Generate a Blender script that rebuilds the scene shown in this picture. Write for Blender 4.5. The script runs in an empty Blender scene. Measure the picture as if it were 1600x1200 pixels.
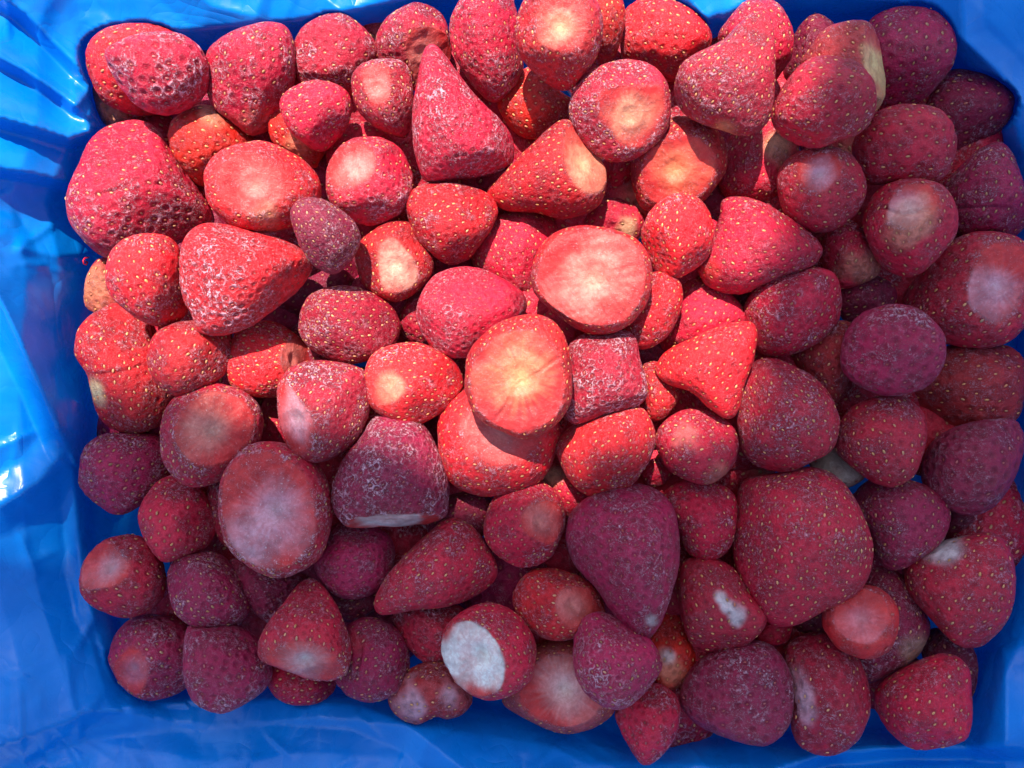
import bpy, math, random
import numpy as np
from mathutils import Vector, Matrix

random.seed(7)
rng = np.random.default_rng(7)
scene = bpy.context.scene
C = scene.collection

# ------------------------------------------------------------------ camera
CM = 0.01                       # every length below is in centimetres
H = 32.3                        # camera height above the middle of the heap
FOV = math.radians(66.0)
F = 800.0 / math.tan(FOV / 2)   # focal length in photograph pixels
K = H / F                       # cm per pixel at z = 0
cam_d = bpy.data.cameras.new("camera")
cam = bpy.data.objects.new("camera", cam_d)
C.objects.link(cam)
cam.location = (0, 0, H * CM)
cam.rotation_euler = (0, 0, 0)
cam_d.sensor_width = 36
cam_d.angle = FOV
cam_d.clip_start = 0.01
cam_d.clip_end = 50
scene.camera = cam

# ------------------------------------------------------------------ light
SUN_EL = math.radians(58.0)
SUN_AZ = math.radians(-14.0)     # measured from +Y (top of the picture) towards +X
L = np.array([math.sin(SUN_AZ) * math.cos(SUN_EL), math.cos(SUN_AZ) * math.cos(SUN_EL), math.sin(SUN_EL)])
world = bpy.data.worlds.new("World")
scene.world = world
world.use_nodes = True
wn = world.node_tree.nodes
wl = world.node_tree.links
sky = wn.new("ShaderNodeTexSky")
sky.sky_type = 'NISHITA'
sky.sun_disc = False
sky.sun_elevation = SUN_EL
sky.sun_rotation = SUN_AZ
bg = wn.get("Background") or wn.new("ShaderNodeBackground")
bg.inputs["Strength"].default_value = 0.145
wl.new(sky.outputs[0], bg.inputs[0])
sun_d = bpy.data.lights.new("sun", 'SUN')
sun_d.energy = 5.0
sun_d.angle = math.radians(0.55)
sun_d.color = (1.0, 0.93, 0.82)
sun = bpy.data.objects.new("sun", sun_d)
sun.rotation_euler = Vector((-L[0], -L[1], -L[2])).to_track_quat('-Z', 'Y').to_euler()
sun.location = (0, 0.5, 1.5)
C.objects.link(sun)
scene.view_settings.view_transform = 'Standard'
scene.view_settings.look = 'None'
scene.view_settings.exposure = 0.84
scene.view_settings.gamma = 1.0
scene.cycles.use_denoising = True


# ------------------------------------------------------------------ helpers
def new_mat(name):
    m = bpy.data.materials.new(name)
    m.use_nodes = True
    nt = m.node_tree
    for n in list(nt.nodes):
        nt.nodes.remove(n)
    out = nt.nodes.new("ShaderNodeOutputMaterial")
    p = nt.nodes.new("ShaderNodeBsdfPrincipled")
    nt.links.new(p.outputs[0], out.inputs[0])
    return m, nt, p, out


def mathn(nt, op, a, b=None, c=None, clamp=False):
    n = nt.nodes.new("ShaderNodeMath")
    n.operation = op
    n.use_clamp = clamp
    for i, v in enumerate((a, b, c)):
        if v is None:
            continue
        if isinstance(v, (int, float)):
            n.inputs[i].default_value = v
        else:
            nt.links.new(v, n.inputs[i])
    return n.outputs[0]


def maprange(nt, v, a, b, c=0.0, d=1.0):
    n = nt.nodes.new("ShaderNodeMapRange")
    n.interpolation_type = 'SMOOTHSTEP'
    nt.links.new(v, n.inputs[0])
    for i, x in zip((1, 2, 3, 4), (a, b, c, d)):
        n.inputs[i].default_value = x
    return n.outputs[0]


def noise(nt, vec, scale, detail=3, rough=0.6, dist=0.0):
    n = nt.nodes.new("ShaderNodeTexNoise")
    n.inputs["Scale"].default_value = scale
    n.inputs["Detail"].default_value = detail
    n.inputs["Roughness"].default_value = rough
    n.inputs["Distortion"].default_value = dist
    nt.links.new(vec, n.inputs["Vector"])
    return n.outputs[0]


def mix(nt, fac, a, b):
    n = nt.nodes.new("ShaderNodeMix")
    n.data_type = 'RGBA'
    for i, v in ((0, fac), (6, a), (7, b)):
        if isinstance(v, (int, float)):
            n.inputs[i].default_value = v
        elif isinstance(v, tuple):
            n.inputs[i].default_value = (*v, 1)
        else:
            nt.links.new(v, n.inputs[i])
    return n.outputs[2]


def attr(nt, name):
    n = nt.nodes.new("ShaderNodeAttribute")
    n.attribute_name = name
    return n


def make_fruit_mat(name, cut):
    m, nt, p, out = new_mat(name)
    tc = nt.nodes.new("ShaderNodeTexCoord").outputs["Object"]
    tint = attr(nt, "tint").outputs["Color"]
    frost = attr(nt, "frost").outputs["Fac"]
    pit = attr(nt, "pit").outputs["Fac"]
    big = noise(nt, tc, 110, 3, 0.6)
    fine = noise(nt, tc, 1000, 4, 0.75)
    mid = noise(nt, tc, 520, 4, 0.7, 0.6)
    web = nt.nodes.new("ShaderNodeTexVoronoi")
    web.feature = 'DISTANCE_TO_EDGE'
    web.inputs["Scale"].default_value = 620
    nt.links.new(tc, web.inputs["Vector"])
    # flesh colour varies softly
    sq = noise(nt, tc, 330, 2, 0.55, 1.8)
    line = maprange(nt, mathn(nt, 'ABSOLUTE', mathn(nt, 'SUBTRACT', sq, 0.5)), 0.0, 0.050, 1.0, 0.0)
    sq2 = noise(nt, tc, 560, 2, 0.5, 1.6)
    line2 = maprange(nt, mathn(nt, 'ABSOLUTE', mathn(nt, 'SUBTRACT', sq2, 0.5)), 0.0, 0.055, 1.0, 0.0)
    dark = mix(nt, 0.55, tint, (0.14, 0.001, 0.010))
    col = mix(nt, maprange(nt, big, 0.38, 0.68, 0.0, 0.8), tint, dark)
    col = mix(nt, maprange(nt, mid, 0.40, 0.62, 0.30, 0.0), col, dark)
    # frost bloom: broad patches broken by crystals, thick on the ridges between the pits
    patch = maprange(nt, big, 0.40, 0.60, 0.15, 1.0)
    ridge = mathn(nt, 'SUBTRACT', 1.0, mathn(nt, 'MULTIPLY', pit, 1.0), clamp=True)
    crys = maprange(nt, mid, 0.50, 0.60)
    spark = maprange(nt, fine, 0.56, 0.66)
    webm = maprange(nt, web.outputs["Distance"], 0.0, 0.12, 1.0, 0.0)
    crys = mathn(nt, 'ADD', mathn(nt, 'MULTIPLY', crys, 0.32), mathn(nt, 'MULTIPLY', webm, mathn(nt, 'MULTIPLY', crys, 0.3)))
    crys = mathn(nt, 'ADD', crys, mathn(nt, 'MULTIPLY', line, 0.45))
    crys = mathn(nt, 'ADD', crys, mathn(nt, 'MULTIPLY', line2, 0.5))
    crys = mathn(nt, 'ADD', crys, mathn(nt, 'MULTIPLY', spark, 0.55), clamp=True)
    ring = mathn(nt, 'MULTIPLY', maprange(nt, pit, 0.06, 0.16), maprange(nt, pit, 0.24, 0.45, 1.0, 0.0))
    strong = maprange(nt, frost, 0.45, 1.05, 0.0, 0.5)
    crys = mathn(nt, 'ADD', crys, mathn(nt, 'MULTIPLY', mathn(nt, 'MULTIPLY', ring, strong), maprange(nt, mid, .42, .55)), clamp=True)
    crys = maprange(nt, crys, 0.22, 0.75)
    ff = mathn(nt, 'MULTIPLY', mathn(nt, 'MULTIPLY', frost, patch), ridge)
    ff = mathn(nt, 'MULTIPLY', ff, mathn(nt, 'ADD', mathn(nt, 'MULTIPLY', crys, 0.98), 0.0), clamp=True)
    col = mix(nt, mathn(nt, 'MULTIPLY', ff, 0.20 if cut else 0.62), col, (0.92, 0.58, 0.68))
    glint = mathn(nt, 'MULTIPLY', maprange(nt, fine, 0.61, 0.68), mathn(nt, 'MULTIPLY', frost, patch), clamp=True)
    col = mix(nt, mathn(nt, 'MULTIPLY', glint, 0.75), col, (0.97, 0.90, 0.94))
    if cut:
        sp = maprange(nt, fine, 0.58, 0.70, 0.0, 0.4)
        col = mix(nt, mathn(nt, 'MULTIPLY', sp, frost), col, (0.88, 0.78, 0.78))
        col = mix(nt, maprange(nt, mid, 0.35, 0.6, 0.28, 0.0), col, mix(nt, 0.6, tint, (0.55, 0.03, 0.02)))
    nt.links.new(col, p.inputs["Base Color"])
    r = mathn(nt, 'ADD', mathn(nt, 'MULTIPLY', ff, 0.25), 0.40 if not cut else 0.42)
    r = mathn(nt, 'ADD', r, mathn(nt, 'MULTIPLY', mid, 0.12))
    nt.links.new(r, p.inputs["Roughness"])
    p.inputs["Specular IOR Level"].default_value = 0.24
    p.inputs["Subsurface Weight"].default_value = 0.17
    p.inputs["Subsurface Radius"].default_value = (1.0, 0.25, 0.18)
    p.inputs["Subsurface Scale"].default_value = 0.0022
    p.inputs["Sheen Weight"].default_value = 0.0
    p.inputs["Sheen Roughness"].default_value = 0.3
    p.inputs["Sheen Tint"].default_value = (1, 0.82, 0.88, 1)
    p.inputs["Coat Weight"].default_value = 0.24
    p.inputs["Coat Roughness"].default_value = 0.16
    hgt = mathn(nt, 'ADD', mathn(nt, 'MULTIPLY', mid, 0.8), mathn(nt, 'MULTIPLY', fine, 0.5))
    hgt = mathn(nt, 'ADD', hgt, mathn(nt, 'MULTIPLY', ff, 1.1))
    bump = nt.nodes.new("ShaderNodeBump")
    bump.inputs["Strength"].default_value = 1.0 if not cut else 0.7
    bump.inputs["Distance"].default_value = 0.0009 if not cut else 0.0006
    nt.links.new(hgt, bump.inputs["Height"])
    nt.links.new(bump.outputs[0], p.inputs["Normal"])
    nt.links.new(bump.outputs[0], p.inputs["Coat Normal"])
    return m


MAT_SKIN = make_fruit_mat("strawberry skin", False)
MAT_CUT = make_fruit_mat("strawberry cut flesh", True)


def make_seed_mat():
    m, nt, p, out = new_mat("strawberry seed")
    t = attr(nt, "tint").outputs["Color"]
    nt.links.new(t, p.inputs["Base Color"])
    p.inputs["Roughness"].default_value = 0.32
    return m


MAT_SEED = make_seed_mat()


# ------------------------------------------------------------------ geodesic sphere with most of its points on the upper half
def geodesic(n):
    ph = (1 + 5 ** .5) / 2
    V = np.array([(-1, ph, 0), (1, ph, 0), (-1, -ph, 0), (1, -ph, 0), (0, -1, ph), (0, 1, ph), (0, -1, -ph), (0, 1, -ph),
                  (ph, 0, -1), (ph, 0, 1), (-ph, 0, -1), (-ph, 0, 1)], float)
    V /= np.linalg.norm(V[0])
    T = [(0, 11, 5), (0, 5, 1), (0, 1, 7), (0, 7, 10), (0, 10, 11), (1, 5, 9), (5, 11, 4), (11, 10, 2), (10, 7, 6), (7, 1, 8),
         (3, 9, 4), (3, 4, 2), (3, 2, 6), (3, 6, 8), (3, 8, 9), (4, 9, 5), (2, 4, 11), (6, 2, 10), (8, 6, 7), (9, 8, 1)]
    pts, key, tris = [], {}, []

    def idx(p):
        p = p / np.linalg.norm(p)
        k = (round(p[0], 6) + 0.0, round(p[1], 6) + 0.0, round(p[2], 6) + 0.0)
        if k not in key:
            key[k] = len(pts)
            pts.append(p)
        return key[k]
    for a, b, c in T:
        a, b, c = V[a], V[b], V[c]
        g = [[idx(a * (n - i - j) + b * i + c * j) for j in range(n - i + 1)] for i in range(n + 1)]
        for i in range(n):
            for j in range(n - i):
                tris.append((g[i][j], g[i + 1][j], g[i][j + 1]))
                if j < n - i - 1:
                    tris.append((g[i + 1][j], g[i + 1][j + 1], g[i][j + 1]))
    P = np.array(pts)
    # slide points towards the top
    pol = np.arccos(np.clip(P[:, 2], -1, 1)) / np.pi
    pol2 = np.pi * (0.60 * pol + 0.40 * pol ** 3)
    az = np.arctan2(P[:, 1], P[:, 0])
    D = np.stack([np.sin(pol2) * np.cos(az), np.sin(pol2) * np.sin(az), np.cos(pol2)], 1)
    return D, np.array(tris)


GEO = {n: geodesic(n) for n in (14, 21, 28, 34)}


def catmull(pts, k=10):
    P = np.array(pts, float)
    n = len(P)
    out = []
    for i in range(n):
        a, b, c, d = P[i - 1], P[i], P[(i + 1) % n], P[(i + 2) % n]
        for t in np.arange(k) / k:
            out.append(0.5 * ((2 * b) + (c - a) * t + (2 * a - 5 * b + 4 * c - d) * t * t + (3 * b - a - 3 * c + d) * t ** 3))
    return np.array(out)


def centroid(poly):
    x, y = poly[:, 0], poly[:, 1]
    x2, y2 = np.roll(x, -1), np.roll(y, -1)
    cr = x * y2 - x2 * y
    A = cr.sum() / 2
    return np.array([((x + x2) * cr).sum(), ((y + y2) * cr).sum()]) / (6 * A), abs(A)


TH = np.linspace(-np.pi, np.pi, 361)


def polar(poly, c):
    d = poly - c
    th = np.arctan2(d[:, 1], d[:, 0])
    r = np.hypot(d[:, 0], d[:, 1])
    o = np.argsort(th)
    th, r = th[o], r[o]
    th = np.concatenate([th - 2 * np.pi, th, th + 2 * np.pi])
    r = np.concatenate([r, r, r])
    rr = np.interp(TH, th, r)
    k = np.array([1, 2, 3, 2, 1.]) / 9
    q = rr[:-1]
    for _ in range(4):
        q = sum(w * np.roll(q, s) for w, s in zip(k, (-2, -1, 0, 1, 2)))
    return np.append(q, q[0])


def lump(P, scale, seed, amp, octaves=3):
    """smooth pseudo noise from random waves"""
    r = np.random.default_rng(seed)
    s = np.zeros(len(P))
    for o in range(octaves):
        for _ in range(5):
            k = r.normal(size=3)
            k = k / np.linalg.norm(k) * (2 ** o) * scale * r.uniform(0.7, 1.3)
            s += np.sin(P @ k + r.uniform(0, 6.28)) / (1.9 ** o)
    return amp * s / 4


# ------------------------------------------------------------------ the strawberries
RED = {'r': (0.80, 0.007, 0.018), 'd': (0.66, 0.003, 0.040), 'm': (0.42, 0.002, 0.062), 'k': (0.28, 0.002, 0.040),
       'o': (0.80, 0.018, 0.010), 'p': (0.62, 0.075, 0.085), 'b': (0.52, 0.022, 0.030)}
YEL = (0.66, 0.28, 0.09)
# colours of cut faces
CP = (0.78, 0.27, 0.22)      # pinkish
CT = (0.84, 0.46, 0.26)      # tan
CW = (0.82, 0.72, 0.70)      # white
CY = (0.84, 0.58, 0.24)      # yellowish
CV = (0.74, 0.46, 0.54)      # whitish violet
CR = (0.72, 0.14, 0.10)      # reddish
CG = (0.66, 0.58, 0.34)      # greenish

S = []


def B(lv, tone, frost, style, pts, label, cut=None, sp=13.0, pale=None, crease=None, flat=1.0):
    """lv: how high in the heap; cut: list of (x, y, R, colour[, normal]); pale: list of (x, y, R, colour, amount)"""
    v = [float(t) for t in pts.replace(',', ' ').split()]
    S.append(dict(lv=lv, tone=tone, frost=frost, style=style, pts=list(zip(v[::2], v[1::2])), label=label,
                  cut=cut or [], sp=sp, pale=pale or [], crease=crease or [], flat=flat))


#--- top left
B(.5, 'r', .45, 'y', "131,80 140,60 165,45 205,38 245,40 280,55 300,80 300,130 280,165 235,180 195,175 160,155 138,118",
  "frosted strawberry tucked behind the pink oval strawberry in the top left corner", flat=.8)
B(4.6, 'd', 1.1, 'p', "163,88 172,70 200,58 240,52 275,55 305,70 322,95 327,125 318,155 295,172 265,181 235,176 205,158 180,125",
  "oval pinkish strawberry with dark empty pits, topmost in the top left corner", sp=15, flat=.75)
B(0, 'b', .8, 'y', "146,135 175,130 230,150 250,180 220,200 175,200 155,180",
  "pale frosty strawberry peeking out under the two berries in the top left corner", pale=[(165, 175, 35, CT, .7)])
B(2.4, 'd', .9, 'y', "195,188 225,190 245,205 262,232 290,270 315,305 331,335 326,360 290,375 250,388 200,400 165,400 130,375 108,345 102,310 110,280 130,245 155,208",
  "very big cone shaped strawberry with a crease, against the bag at upper left", crease=[((155, 305), (200, 290), (250, 288))], sp=14)
B(1.8, 'o', .5, 'y', "262,205 275,180 320,165 370,190 400,230 380,270 340,290 310,290 285,262 268,235",
  "orange red strawberry half hidden between the big cone and the tall wedge strawberry", pale=[(330, 175, 25, CT, .6)], sp=14)
B(3, 'd', .9, 'y', "320,85 345,60 390,42 425,36 448,45 460,75 460,120 450,155 438,185 415,202 390,208 365,190 340,170 325,150 320,120",
  "frosty wedge shaped strawberry pointing down, third from the left along the top edge", sp=14, pale=[(400, 185, 30, CR, .5)])
B(3, 'r', .7, 'y', "320,290 325,262 345,238 380,226 415,225 455,240 485,262 498,285 495,320 470,345 430,358 390,361 355,350 330,325",
  "strawberry with its pinkish cut face up, right of the big creased cone", cut=[(390, 290, 50, CP, (-.2, .1, .95))], pale=[(420, 340, 28, CT, .5)])
B(2, 'd', .9, 'y', "461,65 475,40 505,25 535,24 560,38 578,55 592,75 594,95 570,120 545,150 515,160 480,145 463,110",
  "frosty strawberry with a small side lobe at the top edge, by the blue fold")
B(3.2, 'd', .7, 'y', "438,160 450,138 480,127 515,130 540,145 548,170 540,200 520,225 500,236 470,220 448,195",
  "small dark red strawberry left of the small berry with a frosted pink top", sp=11)
B(2, 'o', .5, 'y', "420,200 425,180 450,170 490,190 520,215 500,250 490,262 455,240 430,225",
  "thin orange strawberry end showing under the small dark red strawberry", pale=[(465, 225, 25, CT, .4)])
B(3.2, 'd', .9, 'y', "548,130 560,105 590,93 625,96 643,115 648,160 645,190 635,216 610,210 580,195 558,170",
  "small strawberry with a frosted pink top, left of the tall frosted cone", cut=[(592, 132, 30, CP, (-.25, .3, .9))], sp=11)
B(2, 'd', .8, 'y', "592,60 605,30 635,10 660,7 690,22 702,50 706,85 690,120 650,140 610,120 593,90",
  "strawberry at the top edge with its cut face turned to the tall cone's tip", cut=[(665, 65, 36, CP, (.45, -.3, .85))])
B(4, 'd', 1., 'p', "672,73 690,82 710,110 740,150 775,185 800,215 804,245 790,268 755,276 720,280 668,284 655,262 647,225 647,180 655,130 662,90",
  "tall cone shaped strawberry standing out with dark pits in a white frost net", sp=12.5)
B(3, 'd', 1., 'y', "701,35 715,10 740,-15 790,-20 810,20 810,60 815,90 818,107 800,140 770,157 745,140 720,105 704,70",
  "heavily frosted strawberry at the top edge above the tall cone", sp=12)
B(4, 'r', .8, 'y', "806,45 815,10 840,-20 890,-25 930,0 942,40 935,85 915,115 895,140 872,147 845,125 820,100 808,75",
  "strawberry with a pale cut top cropped by the middle of the top edge", cut=[(862, 28, 45, CT, (0, .25, .95))], sp=12)
B(3, 'o', .5, 'y', "920,-15 965,-10 977,20 970,60 955,100 935,105 910,80 905,20",
  "narrow bright strawberry side behind the berry with the cropped pale top", sp=11)
B(1, 'o', .6, 'y', "775,160 800,120 835,105 870,140 900,165 880,200 840,215 805,205",
  "sunlit strawberry low down between the tall cone and the berry with the cropped top", sp=12)
B(2, 'r', .6, 'y', "971,50 980,15 1010,0 1050,2 1085,20 1108,45 1108,80 1085,110 1060,125 1030,125 1000,112 975,90",
  "seedy strawberry at the top edge left of the blue notch of bag", sp=13)
B(4, 'd', .9, 'y', "893,175 900,140 925,110 965,95 1005,98 1035,120 1048,155 1045,190 1025,220 995,243 965,250 930,240 905,215",
  "round frosty strawberry with a sparkling tan stem scar, upper middle", cut=[(995, 178, 46, CT, (.25, -.1, .95))], sp=12)
B(4, 'd', .6, 'y', "1180,24 1200,30 1207,60 1208,110 1206,160 1195,195 1165,210 1125,200 1080,185 1055,165 1051,140 1065,100 1095,80 1130,65 1155,40",
  "bell shaped golden seeded strawberry, narrow tip up, right of the round scarred one", sp=13, pale=[(1130, 203, 22, CY, .4)])
B(3, 'd', .6, 'y', "1121,60 1140,30 1165,5 1190,-2 1220,12 1238,45 1240,80 1225,110 1205,140 1180,150 1140,110",
  "dull strawberry directly behind the bell shaped strawberry at the top edge")
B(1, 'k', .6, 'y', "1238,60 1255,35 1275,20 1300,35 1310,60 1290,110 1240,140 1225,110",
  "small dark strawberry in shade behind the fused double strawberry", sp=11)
B(3, 'b', .4, 'y', "1265,80 1290,48 1330,33 1360,38 1375,60 1385,95 1388,130 1375,165 1350,190 1290,170 1255,110",
  "strawberry with a ragged cream coloured broken edge, behind the smooth oval one at upper right",
  pale=[(1383, 110, 26, CY, .9), (1380, 150, 20, CY, .6)], cut=[(1376, 115, 42, CT, (.93, .15, .35))])
B(4, 'd', .5, 'y', "1209,175 1225,140 1250,105 1285,87 1330,88 1355,110 1368,145 1365,185 1340,210 1310,220 1270,235 1235,222 1213,200",
  "smooth large oval strawberry at upper right in front of the cream edged one", sp=14)
B(2, 'm', .6, 'y', "1355,40 1390,15 1430,8 1465,20 1488,55 1488,95 1465,130 1440,155 1400,172 1370,165 1350,110",
  "large dark purple strawberry at the top edge, nearest the upper right corner", sp=15)
B(1, 'm', .6, 'y', "1440,160 1465,125 1500,110 1545,120 1578,145 1583,165 1570,195 1530,225 1500,240 1460,230 1440,200",
  "shaded egg shaped strawberry lying sideways against the bag in the upper right corner", sp=14)
B(3, 'd', .5, 'y', "1332,235 1350,200 1385,172 1430,166 1470,175 1493,205 1497,235 1480,270 1455,285 1400,285 1360,290 1340,270",
  "shaded strawberry below the large purple one at upper right, its broad end right", sp=15)
B(4, 'd', .6, 'y', "1214,295 1220,265 1245,240 1285,230 1325,238 1348,262 1353,295 1345,325 1320,348 1285,363 1250,355 1225,330",
  "round strawberry in shade with a pale lilac top and a small round stem scar", cut=[(1300, 262, 30, CV, (.1, .35, .9))], sp=13)
B(4, 'd', .6, 'y', "1348,345 1355,310 1385,285 1430,279 1470,290 1490,325 1488,365 1465,400 1440,425 1415,435 1385,420 1360,385",
  "strawberry with a glassy lilac top split by a fine crack, at right", cut=[(1425, 308, 36, CV, (.05, .4, .9))], pale=[(1430, 345, 35, CT, .45)], crease=[((1375, 322), (1410, 335), (1450, 328))])
B(2, 'm', .6, 'y', "1470,300 1490,270 1530,235 1560,224 1580,240 1600,290 1608,330 1590,365 1550,362 1510,370 1480,350",
  "dark triangular strawberry with a red band, at the right edge under the blue corner", crease=[((1500, 325), (1550, 322), (1595, 330))])
B(2, 'd', .7, 'y', "1405,470 1430,430 1470,390 1510,367 1560,368 1600,385 1615,430 1605,490 1580,530 1540,545 1490,540 1440,520",
  "large strawberry at the right edge with an icy grey stem hollow", cut=[(1578, 440, 44, CV, (.5, .15, .85))], sp=14)
B(1, 'b', .5, 'y', "1440,580 1470,545 1530,535 1590,545 1602,580 1600,620 1585,655 1530,668 1480,665 1440,640 1415,610",
  "dull pink seedy strawberry at the right edge below the icy hollow one", sp=15)
B(4, 'm', .6, 'p', "1315,560 1325,520 1350,490 1390,476 1430,480 1465,510 1475,545 1462,585 1430,610 1385,617 1345,605 1320,585",
  "magenta egg shaped strawberry full of dark round pits, right of the middle", sp=15)
B(1, 'd', .7, 'y', "1285,380 1300,355 1330,345 1355,370 1375,405 1370,430 1340,445 1310,450 1290,430",
  "small strawberry with a frosty pale tip below the lilac topped round one", pale=[(1350, 425, 30, CT, .5)], sp=12)
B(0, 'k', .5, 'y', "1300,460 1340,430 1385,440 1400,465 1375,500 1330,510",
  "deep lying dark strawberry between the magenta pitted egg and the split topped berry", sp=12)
B(2.5, 'd', .8, 'y', "1162,490 1175,455 1205,430 1250,418 1295,425 1315,455 1315,490 1295,520 1260,545 1210,556 1175,535",
  "plump deep red strawberry in shade under the cone that points right")
B(3.4, 'd', .5, 'y', "1128,312 1160,308 1200,320 1245,345 1280,375 1292,395 1280,412 1240,425 1200,440 1160,457 1120,450 1098,430 1095,405 1110,375 1125,340",
  "cone shaped strawberry pointing right, its blunt end in sun and its tip shaded", sp=14, pale=[(1110, 420, 25, (.8, .05, .03), .7)])
B(3.2, 'r', .7, 'y', "1003,375 1008,345 1025,320 1055,304 1090,312 1110,340 1115,375 1105,405 1080,425 1055,434 1025,425",
  "sunlit seedy strawberry between the large cut disc and the cone pointing right", sp=11)
B(2.2, 'r', .5, 'y', "986,260 1000,215 1030,190 1060,182 1105,190 1130,225 1133,260 1115,290 1090,315 1050,325 1010,330 990,300",
  "bright strawberry with a glossy orange cut face downward, below the round scarred one", cut=[(1055, 285, 54, (.88, .30, .13), (0, -.18, 1))], sp=11)
B(1, 'd', .6, 'y', "1125,250 1135,215 1170,195 1210,185 1240,215 1245,260 1220,300 1190,325 1150,320 1125,290",
  "shaded strawberry with a tan shoulder just below the bell shaped strawberry", pale=[(1215, 225, 28, CT, .8)])
B(3.2, 'r', .4, 'y', "880,190 905,205 930,235 945,265 943,300 925,325 880,338 840,330 790,325 762,300 770,290 800,260 840,220",
  "bright seedy cone lying on its side with a long pale cut face at its right", cut=[(918, 262, 52, CT, (.72, .35, .6))], sp=12.5)
B(.6, 'd', .3, 'y', "912,340 935,317 965,312 995,325 1005,350 990,380 950,385 920,370",
  "small sunlit strawberry top with a pale spot behind the large cut disc", pale=[(982, 352, 18, CT, .9)])
B(5, 'r', .6, 'y', "833,425 842,390 870,362 920,350 970,360 1000,378 1015,410 1016,450 1000,490 970,515 930,521 890,505 860,480 838,455",
  "large flat cut strawberry disc facing up with a grey pink centre, in the middle", cut=[(925, 430, 84, (.80, .36, .27), (0, .05, 1))], sp=13)
B(3.2, 'r', .6, 'y', "975,500 1000,440 1030,427 1060,440 1067,465 1060,500 1040,530 1010,545 985,540 968,520",
  "sunlit strawberry with yellow seeds peeping from under the large cut disc", sp=13)
B(1, 'd', .5, 'y', "740,385 755,355 790,335 835,335 870,350 870,400 850,470 820,480 780,450 745,420",
  "low shadowed strawberry with a frosty lit streak, left of the large cut disc", sp=12)
B(4, 'd', 1., 'p', "653,480 665,450 690,425 730,417 775,430 810,450 822,470 818,490 790,515 755,540 735,558 690,555 665,530 655,505",
  "frosted dark pitted wedge pointing right, above the cracked cut strawberry", sp=12.5)
B(3.3, 'r', .7, 'y', "632,320 645,298 680,287 720,288 760,300 776,320 770,350 750,380 730,405 700,412 670,395 645,365",
  "heart shaped strawberry with neat golden seeds under the tall frosted cone", sp=11.5)
B(3, 'r', .5, 'y', "557,400 570,370 600,350 630,346 655,365 672,400 670,430 650,455 620,470 590,462 565,440",
  "strawberry with a brilliant cream cut face in sun, left of the heart shaped one", cut=[(617, 420, 42, (.88, .58, .40), (.05, -.10, 1))], sp=12)
B(4, 'k', .9, 'y', "455,330 470,312 500,310 525,325 550,345 562,370 555,400 535,422 515,427 490,415 472,390 460,360",
  "small dusty maroon strawberry with tiny seeds pointing down, left of the brilliant cream cut", sp=10.5)
B(3, 'd', .8, 'y', "514,270 525,240 550,220 590,217 625,235 643,265 644,300 630,330 600,350 565,352 535,335 517,305",
  "round strawberry with a greyish oval scar on its left, left of the tall cone", cut=[(553, 265, 32, (.66, .36, .30), (-.5, .3, .8))], sp=12)
B(1, 'd', .6, 'y', "510,250 520,210 560,190 600,200 620,230 600,270 540,290",
  "shadowed strawberry directly behind the round one with the greyish scar")
B(3.2, 'd', .8, 'y', "465,500 475,470 505,450 545,445 590,462 617,490 622,520 605,550 570,563 535,567 495,548 470,525",
  "plump frosty oval strawberry left of the frosted pitted wedge", sp=11.5)
B(4, 'r', .9, 'p', "290,375 310,355 345,349 390,358 440,370 475,388 492,415 480,440 455,465 420,490 390,510 350,522 310,518 298,490 282,460 280,410",
  "large broad strawberry pointing right with many dark pits, left of the centre", sp=12.5)
B(3, 'r', .6, 'y', "166,425 172,395 195,372 230,365 265,372 285,400 288,440 294,480 285,500 262,510 225,500 195,480 172,455",
  "rounded strawberry leaning right, directly below the big creased cone", sp=13)
B(1, 'b', .3, 'y', "140,425 155,405 185,400 210,430 200,480 160,490 135,480 133,450",
  "unripe cream tipped strawberry squeezed against the bag at the left", pale=[(142, 452, 36, (.80, .42, .20), .45)])
B(2, 'r', .8, 'y', "115,545 125,510 155,485 190,475 225,490 240,530 262,580 275,610 262,650 230,672 190,674 160,660 145,625 135,585 118,560",
  "tall strawberry at the left edge with a ridge and a greenish patch below", pale=[(150, 608, 13, CG, .8), (156, 622, 12, CG, .6)], crease=[((155, 585), (190, 580), (220, 570))], sp=12.5)
B(3.2, 'r', .8, 'y', "233,545 245,520 280,505 330,503 362,520 366,550 350,585 320,605 280,618 250,602 235,575",
  "squat barrel shaped strawberry below the large broad pitted one", sp=12)
B(2, 'r', .6, 'y', "350,575 360,540 380,512 420,502 450,515 480,540 500,570 470,600 435,618 400,620 365,605",
  "strawberry with its cut end turned right in shadow, right of the squat barrel one", cut=[(462, 550, 34, CP, (.75, .1, .6))], sp=11)
B(3, 'd', .9, 'y', "436,600 455,575 490,563 530,566 570,580 580,610 575,650 555,690 520,715 490,722 460,710 440,670 435,630",
  "strawberry with a pale lilac cut side at its left, upright left of the dark cone", cut=[(458, 652, 42, CV, (-.72, -.15, .62))], sp=12)
B(4, 'r', .7, 'y', "570,600 580,560 610,540 650,536 690,550 715,575 720,605 700,635 670,655 640,662 605,650 580,630",
  "bright strawberry with a tan stem scar at its left, left of the cracked cut one", cut=[(606, 598, 30, CT, (-.45, 0, .85))], sp=11.5)
B(5, 'r', .4, 'y', "730,590 738,550 765,518 805,497 840,495 870,510 888,545 892,590 885,635 860,665 825,682 790,675 755,655 735,625",
  "big cut strawberry face with a yellow centre and a diagonal crack, in the middle", cut=[(814, 604, 74, (.90, .46, .20), (.0, -.12, .99))],
  crease=[((870, 560), (830, 590), (805, 605), (790, 635), (772, 655))])
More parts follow.
